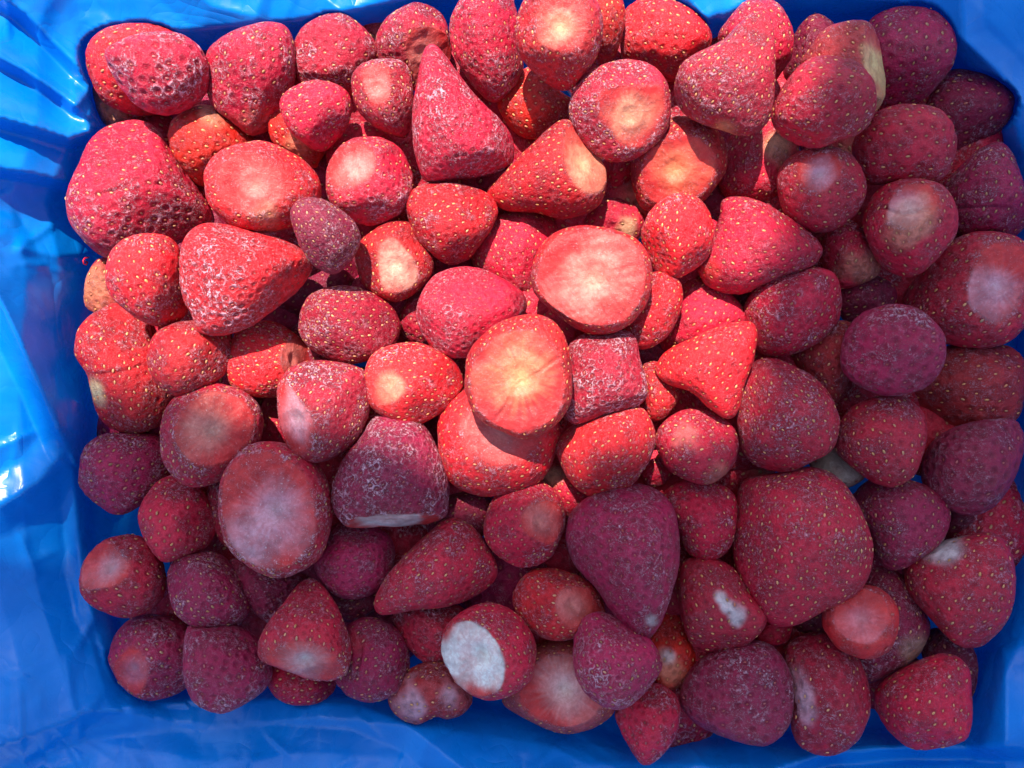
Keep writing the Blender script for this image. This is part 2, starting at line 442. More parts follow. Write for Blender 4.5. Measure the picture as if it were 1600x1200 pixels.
B(3, 'r', .5, 'y', "685,680 690,640 720,610 780,600 840,620 868,660 866,700 850,740 820,762 770,774 725,765 695,735",
  "large strawberry with a smooth pink bald patch, directly below the cracked cut face", cut=[(800, 685, 56, (.72, .25, .22), (.1, .12, .98))], sp=13)
B(4, 'd', 1., 'p', "886,580 890,540 915,522 960,517 990,525 997,560 1008,600 1005,625 985,640 940,650 900,663 880,640 882,610",
  "blocky squarish frosted strawberry below the large cut disc", sp=13)
B(3.6, 'r', .7, 'y', "869,700 880,675 910,655 960,640 1000,636 1018,660 1022,690 1012,720 990,755 970,775 930,778 905,765 885,740",
  "strawberry touching the underside of the blocky one, half in shadow", sp=12)
B(2, 'r', .6, 'y', "1000,600 1005,570 1030,565 1050,590 1062,610 1050,640 1025,658 1000,640",
  "small strawberry sliver between the blocky one and the bright red triangular one", sp=12)
B(4, 'r', .35, 'y', "1022,572 1040,550 1080,530 1120,512 1165,503 1182,515 1178,560 1165,600 1155,640 1138,655 1110,640 1080,612 1045,600 1026,587",
  "bright red triangular strawberry pointing left with shining golden seeds", sp=13)
B(1, 'd', .4, 'y', "1030,520 1050,470 1080,440 1120,445 1160,480 1165,510 1120,530 1050,560",
  "low shadowed strawberry right behind the bright red triangular one")
B(3, 'd', .6, 'y', "1024,690 1040,660 1075,640 1110,645 1140,665 1150,695 1140,730 1110,753 1075,750 1040,730",
  "round deep red strawberry just below the bright red triangular one", sp=13, pale=[(1075, 680, 22, CP, .4), (1125, 740, 20, CT, .3)])
B(.6, 'd', .8, 'y', "1002,738 1012,720 1034,716 1050,735 1036,756 1012,757",
  "tiny frosty strawberry tip left of the round deep red one", sp=12)
B(3.2, 'd', .7, 'y', "1152,650 1155,610 1175,570 1205,560 1240,575 1280,600 1305,635 1313,665 1300,700 1265,720 1225,736 1185,730 1160,700",
  "tall shaded strawberry directly above the largest strawberry", sp=12.5)
B(1, 'b', .8, 'y', "1240,560 1260,530 1300,505 1335,510 1335,560 1320,610 1300,630 1265,590",
  "low frosty strawberry wedged left of the magenta pitted egg", sp=12)
B(3.2, 'd', .6, 'y', "1306,690 1318,650 1350,627 1395,620 1435,635 1448,665 1445,700 1430,740 1400,760 1370,755 1335,730 1312,710",
  "strawberry tapering downward right below the magenta pitted egg", sp=14)
B(.6, 'p', .3, 'n', "1265,720 1295,695 1335,715 1350,745 1320,764 1285,755",
  "pale greyish strawberry end between the largest strawberry and the one tapering down", pale=[(1308, 730, 60, (.62, .50, .40), .95)])
B(3, 'm', .7, 'p', "1438,740 1450,700 1490,670 1540,657 1590,658 1600,690 1590,730 1570,770 1545,795 1515,805 1475,790 1447,765",
  "purple strawberry lying tilted against the bag at the right edge, halfway down", sp=15)
B(2, 'm', .7, 'y', "1330,770 1370,745 1420,750 1465,770 1482,800 1475,840 1440,870 1405,890 1375,880 1360,830 1335,800",
  "dusky strawberry pointing down right of the largest strawberry", sp=13)
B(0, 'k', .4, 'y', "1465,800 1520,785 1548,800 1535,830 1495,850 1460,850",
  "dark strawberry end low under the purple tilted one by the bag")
B(3, 'd', .5, 'y', "1412,900 1420,870 1460,850 1510,838 1550,835 1575,860 1584,900 1580,950 1560,990 1530,1015 1500,1010 1460,970 1425,935",
  "large strawberry with a white spot on its shoulder, lower right against the bag", pale=[(1482, 862, 26, CW, .9)], sp=14)
B(3, 'd', .6, 'y', "1143,830 1150,780 1165,750 1210,738 1270,730 1315,755 1345,800 1360,850 1350,900 1325,930 1280,950 1240,970 1200,965 1165,920 1147,880",
  "the largest strawberry, blocky and evenly covered with pale seeds", sp=13)
B(3, 'd', .3, 'y', "1060,910 1072,880 1105,872 1145,890 1170,925 1195,960 1185,990 1150,1015 1110,1025 1080,1010 1065,970 1060,940",
  "glossy strawberry with a white frost streak left below the largest one", pale=[(1125, 935, 10, CW, .8), (1135, 948, 12, CW, .8), (1150, 965, 14, CW, .8)], sp=14)  # specular shine on the frost streak painted in as white
B(2, 'd', .7, 'y', "1035,775 1070,750 1120,755 1148,775 1150,820 1140,855 1110,876 1080,865 1060,830",
  "shaded strawberry between the long purple cone and the largest one", sp=12)
B(4, 'm', .6, 'p', "887,840 892,805 915,780 960,762 1010,757 1045,785 1057,830 1056,880 1045,930 1030,975 1010,1000 985,985 960,960 930,915 900,880",
  "long dark purple cone with an icy tip pointing down, below the middle", pale=[(1018, 966, 9, CW, .8)], sp=15)
B(3, 'd', .8, 'y', "757,815 770,780 800,757 840,752 872,775 880,810 870,850 850,880 815,891 780,870 760,845",
  "strawberry with a pinkish cut side on its right, left of the long purple cone", cut=[(842, 822, 38, CP, (.5, -.05, .85))], sp=11)
B(.6, 'd', .4, 'y', "835,735 870,712 900,735 930,770 900,805 868,790",
  "shadowed strawberry with a dull tan patch in the gap above the long purple cone", pale=[(865, 742, 22, CG, .6)])
B(3, 'd', .7, 'y', "716,812 740,826 765,860 778,895 765,920 730,940 690,948 640,952 600,958 588,940 605,900 640,860 672,832 694,813",
  "triangular seedy strawberry pointing to the lower left, below the dark flat based cone", sp=12.5)
B(4, 'm', .9, 'p', "585,655 620,650 655,660 680,700 697,745 699,780 695,808 660,824 600,829 550,825 530,800 524,765 540,720 565,685",
  "dark frosty cone standing on a flat white lower edge, lower centre left", cut=[(612, 820, 54, CW, (.05, -.965, .26))], sp=12.5)
B(2.5, 'm', .7, 'p', "490,865 500,840 530,818 575,820 608,840 615,870 600,910 570,932 535,934 500,905",
  "dark round strawberry with close set pits, just below the flat based cone", sp=12)
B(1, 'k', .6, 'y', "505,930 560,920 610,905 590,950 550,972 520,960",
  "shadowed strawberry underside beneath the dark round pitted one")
B(4, 'd', 1., 'y', "343,780 350,740 380,705 420,695 465,705 500,735 518,780 515,830 495,870 460,895 430,902 395,890 360,860 345,820",
  "big strawberry with a pink cut face and a bluish white ring, lower left", cut=[(412, 800, 74, CV, (-.22, -.05, .97))], sp=12)
B(2, 'd', 1., 'y', "325,770 345,745 380,760 380,840 358,858 340,840 330,800",
  "frosty strawberry edge showing left behind the big one with the bluish ring", sp=12)
B(4, 'd', .9, 'y', "251,680 258,645 285,615 330,601 375,610 405,635 410,670 395,710 360,740 310,758 275,745 255,715",
  "frost rimmed strawberry with a red cut face and a greenish centre, at left", cut=[(332, 672, 62, (.72, .40, .30), (.05, .1, 1))], sp=12)
B(2, 'm', .8, 'y', "120,730 130,700 160,680 210,678 250,685 270,720 260,755 230,785 185,803 145,785 122,760",
  "shaded purple oval strawberry at the left edge against the bag, halfway down", sp=13)
B(3, 'd', .6, 'y', "218,810 230,775 255,748 290,745 320,770 338,815 325,850 290,870 255,877 230,850",
  "dull red strawberry between the purple oval and the big bluish ringed one", sp=12.5)
B(3, 'd', .5, 'y', "126,910 135,875 165,845 205,838 240,855 258,895 255,930 230,955 195,965 160,955 132,935",
  "strawberry with an icy grey shoulder against the bag at lower left", cut=[(172, 880, 34, (.62, .42, .46), (-.5, .35, .8))], sp=14)
B(3, 'm', .9, 'y', "260,905 275,875 310,862 350,866 375,900 393,945 380,970 345,978 300,975 270,950",
  "frosty squat strawberry right of the one with the icy grey shoulder", sp=11)
B(2, 'm', .6, 'p', "358,870 390,880 440,895 480,900 470,940 445,955 420,972 390,950 365,905",
  "dark pitted strawberry just under the big bluish ringed one", sp=12)
B(4, 'd', .8, 'y', "470,908 490,904 515,930 535,965 550,1005 548,1040 535,1060 500,1064 450,1048 415,1032 406,1010 420,975 445,940",
  "cone shaped strawberry with its tip up and an icy grey base, lower left", cut=[(468, 1045, 46, (.55, .50, .50), (-.15, -.72, .62))], sp=12)
B(2, 'd', .5, 'y', "415,1060 430,1035 520,1050 524,1080 495,1098 460,1102 430,1090",
  "dark red strawberry under the icy based cone, by the bottom bag fold", sp=11)
B(3, 'm', .7, 'y', "530,1000 550,970 585,963 620,980 642,1020 640,1055 620,1080 580,1094 545,1085 525,1060 540,1040",
  "dark strawberry with a bare red side, right of the icy based cone", pale=[(548, 1005, 22, (.45, .01, .02), .8)], crease=[((562, 985), (566, 1020), (555, 1060))], sp=12)
B(2, 'm', .8, 'y', "166,1025 178,990 210,965 250,960 290,975 305,1010 300,1060 270,1085 225,1095 190,1075 175,1050",
  "round purple strawberry with a bald bluish spot in the lower left corner", cut=[(195, 1038, 26, (.36, .16, .22), (-.6, -.3, .7))], sp=13)
B(3, 'm', .9, 'p', "290,1010 300,975 330,966 370,978 405,1000 425,1045 415,1075 380,1100 340,1112 305,1095 290,1060",
  "rounded triangular purple strawberry, second from the left along the bottom", sp=12.5)
B(2, 'd', .7, 'p', "616,960 650,945 700,942 730,960 725,1000 700,1030 665,1035 640,1015 620,985",
  "strawberry left behind the one with the big white cut face", sp=12)
B(4, 'd', .6, 'y', "691,1010 700,975 730,950 765,943 805,960 830,990 836,1020 825,1060 790,1085 755,1089 715,1065 695,1035",
  "strawberry with a big bright white cut face at the bottom, left of centre", cut=[(742, 1022, 64, (.90, .88, .82), (-.48, -.28, .84))], sp=12)
B(3, 'b', .7, 'y', "608,1090 625,1060 655,1040 690,1033 720,1055 738,1085 730,1110 700,1122 680,1118 650,1130 625,1120",
  "small pink peanut shaped strawberry lying on the blue film at the bottom", pale=[(650, 1105, 26, CV, .7), (702, 1085, 24, CV, .7)])
B(2, 'p', .3, 'y', "786,1090 800,1050 835,1010 880,1000 930,1010 965,1060 960,1110 930,1135 885,1143 840,1130 800,1110",
  "big pale pink and white cut strawberry at the bottom centre", cut=[(875, 1075, 70, (.84, .66, .62), (0, -.15, 1))], sp=11)
B(3, 'r', .7, 'y', "803,940 815,905 850,886 890,892 925,915 945,950 935,980 895,998 860,1000 825,980",
  "light red strawberry with a pinkish bald side, left of the long purple cone's tip", cut=[(898, 945, 40, CP, (.5, -.05, .85))], sp=12)
B(3.6, 'm', .9, 'y', "895,1010 905,975 935,960 975,972 1010,995 1030,1025 1032,1050 1010,1080 975,1108 940,1100 905,1065",
  "frost ringed seedy strawberry touching the tip of the long purple cone", sp=11.5)
B(1, 'o', .3, 'y', "1020,980 1050,945 1078,990 1088,1030 1070,1068 1035,1078 1010,1040",
  "orange red strawberry with a white mark, low right of the long cone's tip", pale=[(1045, 1025, 12, CW, .8), (1050, 1050, 25, CT, .5)])
B(3, 'd', .8, 'p', "962,1110 985,1085 1015,1068 1050,1080 1063,1110 1055,1150 1035,1180 1010,1196 990,1180 970,1140",
  "small strawberry pointing down at the very bottom on the blue film", sp=12)
B(3, 'm', .7, 'p', "1064,1090 1075,1050 1110,1020 1150,1004 1195,1003 1225,1030 1240,1080 1235,1130 1205,1160 1170,1162 1120,1145 1080,1120",
  "broad purple pitted strawberry at the bottom, right of the small one pointing down", sp=15)
B(3, 'd', .8, 'y', "1226,1020 1245,998 1290,993 1330,1020 1352,1060 1357,1110 1335,1155 1300,1176 1260,1170 1240,1140 1238,1090 1230,1050",
  "upright strawberry with a pale streak on its left side, along the bottom", pale=[(1252, 1085, 15, CV, .6), (1262, 1115, 15, CV, .6), (1245, 1055, 14, CV, .4)], sp=15)
B(3.6, 'r', .3, 'n', "1285,965 1295,935 1330,917 1370,920 1398,945 1403,975 1390,1010 1355,1028 1315,1015 1292,990",
  "small smooth round pink cut strawberry just below the largest one", cut=[(1346, 962, 38, (.74, .26, .30), (.02, .16, 1))])
B(1, 'm', .8, 'y', "1345,900 1380,880 1410,900 1440,950 1452,985 1430,1030 1390,1055 1350,1065 1325,1020",
  "shaded strawberry with a greenish frosty edge right behind the small smooth pink one", pale=[(1425, 1020, 22, CG, .4)], sp=12)
B(2.6, 'd', .6, 'y', "1363,1100 1375,1070 1420,1040 1470,1022 1510,1040 1518,1090 1510,1150 1470,1170 1430,1172 1385,1140",
  "cone shaped strawberry pointing left with gold seeds, in the lower right corner", sp=13)
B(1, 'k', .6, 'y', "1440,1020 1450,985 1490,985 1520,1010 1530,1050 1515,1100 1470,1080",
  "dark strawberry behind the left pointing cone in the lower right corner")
B(1, 'd', .3, 'y', "1175,990 1200,962 1238,968 1232,1002 1195,1010",
  "small red glimpse of strawberry right of the one with the white streak")
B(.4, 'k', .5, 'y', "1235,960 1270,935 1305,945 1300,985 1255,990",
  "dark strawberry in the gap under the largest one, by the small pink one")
B(0, 'd', .5, 'y', "930,268 955,238 995,245 992,290 950,298",
  "deep red strawberry in the gap below the round scarred one")
B(0, 'd', .3, 'y', "405,650 420,620 455,635 455,705 412,700",
  "small dark red glimpse between the greenish centred cut and the lilac sided one")
B(1, 'd', .7, 'y', "625,495 640,465 670,455 690,500 660,540 630,530",
  "narrow strawberry showing between the plump oval and the frosted pitted wedge")
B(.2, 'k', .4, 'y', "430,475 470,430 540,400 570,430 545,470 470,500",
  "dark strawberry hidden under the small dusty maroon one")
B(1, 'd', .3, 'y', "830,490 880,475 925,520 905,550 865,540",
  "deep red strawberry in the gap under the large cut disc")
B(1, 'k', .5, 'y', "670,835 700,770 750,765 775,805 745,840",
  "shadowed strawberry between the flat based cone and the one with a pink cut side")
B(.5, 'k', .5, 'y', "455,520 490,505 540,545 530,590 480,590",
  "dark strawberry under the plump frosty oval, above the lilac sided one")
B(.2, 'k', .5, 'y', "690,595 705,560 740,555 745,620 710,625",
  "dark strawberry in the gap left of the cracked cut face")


def prep(b):
    poly = catmull(b['pts'])
    c, A = centroid(poly)
    b['c'], b['A'] = c, A
    b['size'] = math.sqrt(A / math.pi)


for b in S:
    prep(b)

NB = len(S)
G = 56
# --- Poisson inflation (all outlines at once): thickness follows the local width
lin = np.linspace(-1.04, 1.04, G)
GX, GY = np.meshgrid(lin, lin)
GT = np.arctan2(GY, GX)
GR = np.hypot(GX, GY)
U = np.zeros((NB, G, G))
M = np.zeros((NB, G, G), bool)
TT = np.zeros((NB, G, G))
for i, b in enumerate(S):
    # outline in the plane through the centre, square to the line of sight (unit: cm at unit depth)
    c = b['c']
    r0 = np.array([(c[0] - 800) / F, -(c[1] - 600) / F, -1.0])
    zax = -r0 / np.linalg.norm(r0)
    xax = np.cross([0, 1, 0], zax)
    xax /= np.linalg.norm(xax)
    yax = np.cross(zax, xax)
    poly = catmull(b['pts'])
    rays = np.stack([(poly[:, 0] - 800) / F, -(poly[:, 1] - 600) / F, -np.ones(len(poly))], 1)
    t = (r0 @ zax) / (rays @ zax)
    pl = rays * t[:, None] - r0
    q = np.stack([pl @ xax, pl @ yax], 1)
    b['frame'] = (r0, xax, yax, zax)
    cc, A = centroid(q)
    q = q - cc
    b['off'] = cc
    rr = polar(q, np.zeros(2))
    b['scale'] = rr.max()
    b['rr'] = rr / rr.max()
    b['scale'] *= 1.022
    R = np.interp(GT, TH, b['rr'])
    TT[i] = GR / R
    M[i] = TT[i] < 1
h2 = (lin[1] - lin[0]) ** 2
for i in range(NB):
    U[i] = np.where(M[i], 0.25 * (1 - TT[i] ** 2), 0) * b['rr'].mean() ** 2
for it in range(420):
    U[:, 1:-1, 1:-1] = 0.25 * (U[:, 2:, 1:-1] + U[:, :-2, 1:-1] + U[:, 1:-1, 2:] + U[:, 1:-1, :-2] + h2)
    U *= M


def sample(img, x, y):
    fx = np.clip((x + 1.04) / 2.08 * (G - 1), 0, G - 1.001)
    fy = np.clip((y + 1.04) / 2.08 * (G - 1), 0, G - 1.001)
    ix, iy = fx.astype(int), fy.astype(int)
    ax, ay = fx - ix, fy - iy
    return (img[iy, ix] * (1 - ax) * (1 - ay) + img[iy, ix + 1] * ax * (1 - ay) + img[iy + 1, ix] * (1 - ax) * ay + img[iy + 1, ix + 1] * ax * ay)


def half_height(i, th, t):
    """half thickness at polar position (fraction t of the outline)"""
    b = S[i]
    R = np.interp(th, TH, b['rr'])
    tc = np.minimum(t, 0.86)
    u = sample(U[i], R * tc * np.cos(th), R * tc * np.sin(th))
    g = 4 * u / (1 - tc ** 2)
    return 0.90 * b['flat'] * np.sqrt(np.maximum(g * (1 - t ** 2), 0))


# --- settle the heap: low ones first, every next one lifted clear of what it overlaps
BASE = {0: -2.7, 1: -1.9, 2: -1.1, 3: -0.4, 4: 0.2, 5: 0.7}
ST = 6
NX, NY = int(1720 / ST), int(1320 / ST)
top = np.full((NY, NX), -9.0)
PX, PY = np.meshgrid(np.arange(NX) * ST - 60.0, np.arange(NY) * ST - 60.0)
order = sorted(range(NB), key=lambda i: S[i]['lv'])
for i in order:
    b = S[i]
    poly = catmull(b['pts'])
    rr = polar(poly, b['c'])
    dx, dy = PX - b['c'][0], PY - b['c'][1]
    th = np.arctan2(dy, dx)
    R = np.interp(th, TH, rr)
    t = np.hypot(dx, dy) / R
    m = t < 0.97
    hh = half_height(i, -th[m], t[m]) * b['scale'] * (H)
    lv = b['lv']
    base = np.interp(lv, list(BASE.keys()), list(BASE.values()))
    need = (top[m] + hh - 0.25)
    z = max(base, np.percentile(need, 97) if len(need) else base)
    z = min(z, base + 1.7)
    b['z'] = z
    if lv >= 5:
        print('Z', b['label'][:30], round(float(z), 2))
    tm = top[m]
    top[m] = np.maximum(tm, z + hh)

GROUP = "frozen strawberries heaped in the blue bag"
ICO_V = []
# seed shape: low dome, pointed towards one end
sv = [(0, 0, 1)]
for k in range(6):
    a = k * math.pi / 3
    rr_ = 1.0 if k else 1.18
    sv.append((math.cos(a) * rr_ * .72, math.sin(a) * .72, .68))
for k in range(6):
    a = k * math.pi / 3
    rr_ = 1.0 if k else 1.25
    sv.append((math.cos(a) * rr_, math.sin(a), -.25))
SV = np.array(sv)
SF = [(0, 1 + k, 1 + (k + 1) % 6) for k in range(6)]
for k in range(6):
    a, b_, c_, d_ = 1 + k, 7 + k, 7 + (k + 1) % 6, 1 + (k + 1) % 6
    SF += [(a, b_, c_), (a, c_, d_)]
SF = np.array(SF)


def mesh_from(name, V, Fc, mat, attrs):
    me = bpy.data.meshes.new(name)
    me.vertices.add(len(V))
    me.vertices.foreach_set("co", V.astype(np.float32).ravel())
    nf = len(Fc)
    me.loops.add(nf * 3)
    me.loops.foreach_set("vertex_index", Fc.astype(np.int32).ravel())
    me.polygons.add(nf)
    me.polygons.foreach_set("loop_start", np.arange(nf, dtype=np.int32) * 3)
    me.polygons.foreach_set("use_smooth", np.ones(nf, bool))
    me.update(calc_edges=True)
    me.materials.append(mat)
    for an, val in attrs.items():
        if val.ndim == 2:
            a = me.attributes.new(an, 'FLOAT_COLOR', 'POINT')
            c4 = np.concatenate([val, np.ones((len(val), 1))], 1)
            a.data.foreach_set("color", c4.astype(np.float32).ravel())
        else:
            a = me.attributes.new(an, 'FLOAT', 'POINT')
            a.data.foreach_set("value", val.astype(np.float32))
    return me


def submesh(V, Fc, attrs):
    used = np.unique(Fc)
    mp = np.full(len(V), -1)
    mp[used] = np.arange(len(used))
    return V[used], mp[Fc], {k: a[used] for k, a in attrs.items()}


def normals(V, Fc):
    fn = np.cross(V[Fc[:, 1]] - V[Fc[:, 0]], V[Fc[:, 2]] - V[Fc[:, 0]])
    N = np.zeros_like(V)
    for k in range(3):
        np.add.at(N, Fc[:, k], fn)
    return N / (np.linalg.norm(N, axis=1, keepdims=True) + 1e-12)


def smooth01(x):
    x = np.clip(x, 0, 1)
    return x * x * (3 - 2 * x)


def build(i):
    b = S[i]
    rs = np.random.default_rng(100 + i)
    r0, xax, yax, zax = b['frame']
    D = H - b['z']
    sc = b['scale'] * D                       # cm
    px = D / F * np.linalg.norm(r0)           # cm per photograph pixel here, roughly
    n = 34 if b['size'] > 86 else 28 if b['size'] > 50 else 21
    if b['lv'] <= 1:
        n = 21
    Dir, Fc = GEO[n]
    th = np.arctan2(Dir[:, 1], Dir[:, 0])
    t = np.hypot(Dir[:, 0], Dir[:, 1])
    R = np.interp(th, TH, b['rr'])
    hh = half_height(i, th, np.minimum(t, 0.9999)) * np.where(Dir[:, 2] >= 0, 1.0, 0.85) * np.sign(Dir[:, 2])
    V = np.stack([R * t * np.cos(th), R * t * np.sin(th), hh], 1) * sc
    cen = r0 * D + np.array([0, 0, H]) + (xax * b['off'][0] + yax * b['off'][1]) * D

    def local(x, y):
        ray = np.array([(x - 800) / F, -(y - 600) / F, -1.0])
        tt = (r0 @ zax) / (ray @ zax)
        p = ray * tt - r0
        return (np.array([p @ xax, p @ yax]) - b['off']) * D

    # lumps of the flesh
    V *= (1 + lump(V / sc, 2.6, 900 + i, 0.045, 4))[:, None]
    for _ in range(0 if any(c_[2] > 46 for c_ in b['cut']) or 'small smooth' in b['label'] else 3):
        az_, el_ = rs.uniform(0, 6.283), rs.uniform(.45, .9)
        nn = np.array([math.cos(az_) * math.sqrt(1 - el_ ** 2), math.sin(az_) * math.sqrt(1 - el_ ** 2), el_])
        s_ = V @ nn
        dd = s_.max() * rs.uniform(.80, .93)
        w_ = .05 * sc
        V = V - np.outer(w_ * np.log1p(np.exp(np.clip((s_ - dd) / w_, -40, 40))), nn)
    up = Dir[:, 2] > -0.15
    frost = np.full(len(V), b['frost'], float)
    frost *= np.clip(0.75 + lump(V / sc, 3.0, 300 + i, 0.45), 0.05, 1.3)
    tint = np.tile(np.array(RED[b['tone']]), (len(V), 1))
    vary = 1 + 0.18 * rs.normal()
    tint = tint * np.clip(vary, .75, 1.2)
    # riper and paler sides
    k = smooth01(0.5 + lump(V / sc, 1.8, 500 + i, 0.5))[:, None]
    tint = tint * (0.82 + 0.3 * k) + np.array([0.0, 0.012, 0.004]) * k
    noseed = np.zeros(len(V), bool)
    cutmask = np.zeros(len(V))
    ramp_pits = np.ones(len(V))
    N0 = normals(V, Fc)
    for cd in b['cut']:
        x, y, Rp, c0 = cd[:4]
        q = local(x, y)
        Rc = Rp * px
        d2 = np.hypot(V[:, 0] - q[0], V[:, 1] - q[1]) + np.where(Dir[:, 2] > 0, 0, 99)
        j = int(np.argmin(d2))
        nn = np.array(cd[4], float) if len(cd) > 4 else N0[j]
        nn = nn / np.linalg.norm(nn)
        s = V @ nn
        smax = s.max()
        lo, hi = smax - 1.5 * Rc, smax
        for _ in range(18):
            d = (lo + hi) / 2
            near = np.abs(s - d) < 0.06 * sc
            if near.sum() < 4:
                hi = d
                continue
            Pn = V[near] - np.outer(s[near], nn)
            if np.linalg.norm(Pn - Pn.mean(0), axis=1).mean() < Rc:
                hi = d
            else:
                lo = d
        d = max(d, s[j] - (.46 if len(b['cut']) and Rc > 70 * px else .30) * Rc)
        near = np.abs(s - d) < 0.08 * sc
        Pn = V[near] - np.outer(s[near], nn)
        ctr = Pn.mean(0)
        w = 0.026 * sc
        lat = V - np.outer(s, nn) - ctr
        rad = np.linalg.norm(lat, axis=1) / Rc
        edge = lump(V / sc, 7.0, 40 + i, 0.02 * sc)
        ds = d + edge * np.clip(rad, 0, 1)
        s2 = ds - w * np.log1p(np.exp(np.clip((ds - s) / w, -40, 40)))
        s2 = np.where((ds - s) / w > 30, s, s2)
        mask = smooth01((s - ds) / w * .5 + .5)
        # shallow dish with a stem scar
        e1 = np.cross(nn, [0.3, 0.5, 0.8]); e1 /= np.linalg.norm(e1)
        e2 = np.cross(nn, e1)
        ang = np.arctan2(lat @ e2, lat @ e1)
        dish = -0.06 * Rc * np.exp(-(rad / 0.22) ** 2) + 0.03 * Rc * np.exp(-((rad - .36) / 0.12) ** 2)
        dish += lump(V / sc, 6, 77 + i, 0.045 * Rc, 4)
        s2 = s2 + dish * mask
        V = V + np.outer(s2 - s, nn)
        red = np.array([.68, .035, .035])
        streak = 1 + (0.7 * np.sin(ang * 31 + 4 * np.sin(ang * 3 + i)) + .6 * np.sin(ang * 19 + 2 * np.sin(ang * 4 + i))) * smooth01(rad * 2 - .3) * (1 - smooth01(rad * 1.3 - .4))
        rr_ = rad * (1 + 0.55 * lump(V / sc, 3.2, 60 + i, 1.0, 4))
        pal = np.array(c0)
        a = .88 * (1 - np.clip(rr_ / (0.95 if Rp < 60 else .88), 0, 1)) ** (1.2 if Rp < 60 else 1.6)
        if c0[1] > .68:
            a = .96 * (1 - smooth01((rr_ - .62) / .50)) * (1 - .25 * np.clip(lump(V / sc, 5, 31 + i, 1.5, 4), 0, 1))
        a = np.clip(a * streak ** .5, 0, 1) if False else np.clip(a + 0.10 * (streak - 1), 0, 1)
        colr = red * (1 - a[:, None]) + pal * a[:, None]
        halo = np.exp(-((rad + lump(V / sc, 9, 5 + i, .1)) / .14) ** 2)[:, None]
        colr = colr * (1 - .25 * halo) + np.array(c0) * np.array([.9, .85, .6]) * .25 * halo
        tint = tint * (1 - mask[:, None]) + colr * mask[:, None]
        cutmask = np.maximum(cutmask, smooth01((s - ds) / w))
        noseed |= (s > ds - 1.2 * w) & (lat @ lat.T.mean(1) * 0 == 0)
        frost = frost * (1 - mask * .45)
        rim = np.exp(-((s - ds) / (1.6 * w)) ** 2)
        frost = np.clip(frost + rim * .35, 0, 1.3)
        # fading ring of paler skin round a cut
        tint = tint * (1 - .25 * (np.exp(-np.clip(ds - s, 0, 9) / (2.2 * w)) * (1 - mask))[:, None]) + \
            np.array([.7, .12, .08]) * .25 * (np.exp(-np.clip(ds - s, 0, 9) / (2.2 * w)) * (1 - mask))[:, None]
    for x, y, Rp, c0, am in b['pale']:
        q = local(x, y)
        d2 = np.hypot(V[:, 0] - q[0], V[:, 1] - q[1]) / (Rp * px)
        d2 = d2 * (1 + 0.5 * lump(V / sc, 5, 21 + i, 1.0))
        a = (am * (1 - smooth01((d2 - .3) / .9)) * (V[:, 2] > -0.3 * sc))[:, None]
        tint = tint * (1 - a) + np.array(c0) * a
        frost = frost * (1 - .4 * a[:, 0])
        if am > .75:
            noseed |= d2 < .55
    # seeds: evenly scattered, each in its pit
    N0 = normals(V, Fc)
    seeds = []
    spc = b['sp'] * px * rs.uniform(.95, 1.08)
    if b['style'] != 'n' or True:
        cand = np.where(up & ~noseed)[0]
        if len(cand) > 30:
            P = V[cand]
            # tighter at the tip
            k0 = int(rs.integers(len(cand)))
            dist = np.linalg.norm(P - P[k0], axis=1)
            seeds.append(cand[k0])
            mx = 420 if b['style'] != 'n' else 26
            while len(seeds) < mx:
                k1 = int(np.argmax(dist + rs.random(len(dist)) * spc * .12))
                if dist[k1] < spc * .82:
                    break
                seeds.append(cand[k1])
                dist = np.minimum(dist, np.linalg.norm(P - P[k1], axis=1))
    pit = np.zeros(len(V))
    if seeds:
        sp_ = V[seeds] + rs.normal(size=(len(seeds), 3)) * .05 * spc
        dmin = np.full(len(V), 9.)
        for a0 in range(0, len(seeds), 64):
            dd = np.linalg.norm(V[:, None, :] - sp_[None, a0:a0 + 64], axis=2).min(1)
            dmin = np.minimum(dmin, dd)
        dn = dmin / spc
        pit = np.exp(-(dn / .30) ** 2)
        depth = {'y': .10, 'p': .13, 'n': .03}[b['style']] * spc * (1 - cutmask)
        V = V - N0 * (pit * depth)[:, None]
        V = V + N0 * ((np.exp(-((dn - .42) / .12) ** 2)) * depth * .25)[:, None]
        if b['style'] == 'p':
            tint = tint * (1 - .45 * pit[:, None])
            frost = frost * (1 + .3 * np.exp(-((dn - .40) / .1) ** 2))
        else:
            tint = tint * (1 - .42 * pit[:, None] * (1 - .7 * cutmask[:, None]))
    V = V + N0 * lump(V, 9.0 / 1.0, 7 + i, 0.012)[:, None]
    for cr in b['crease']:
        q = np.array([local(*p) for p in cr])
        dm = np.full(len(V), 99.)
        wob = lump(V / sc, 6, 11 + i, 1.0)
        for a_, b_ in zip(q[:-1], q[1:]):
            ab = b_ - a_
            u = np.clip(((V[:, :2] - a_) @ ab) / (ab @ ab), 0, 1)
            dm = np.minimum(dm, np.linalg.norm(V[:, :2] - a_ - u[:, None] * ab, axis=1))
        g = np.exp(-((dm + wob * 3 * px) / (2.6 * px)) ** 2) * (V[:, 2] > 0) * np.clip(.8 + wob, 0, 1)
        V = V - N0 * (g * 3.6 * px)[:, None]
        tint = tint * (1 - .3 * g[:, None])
    # into the world frame, origin at the fruit's centre
    W = (V[:, :1] * xax + V[:, 1:2] * yax + V[:, 2:] * zax) * CM
    root = bpy.data.objects.new("strawberry", None)
    root.empty_display_size = 0.01
    C.objects.link(root)
    root.location = cen * CM
    root["label"] = b['label']
    root["category"] = "strawberry"
    root["group"] = GROUP
    attrs = {'tint': np.clip(tint, 0, .95), 'frost': np.clip(frost, 0, 1.3), 'pit': pit}
    cutf = (cutmask[Fc] > .95).all(1)
    v_, f_, a_ = submesh(W, Fc[~cutf], attrs)
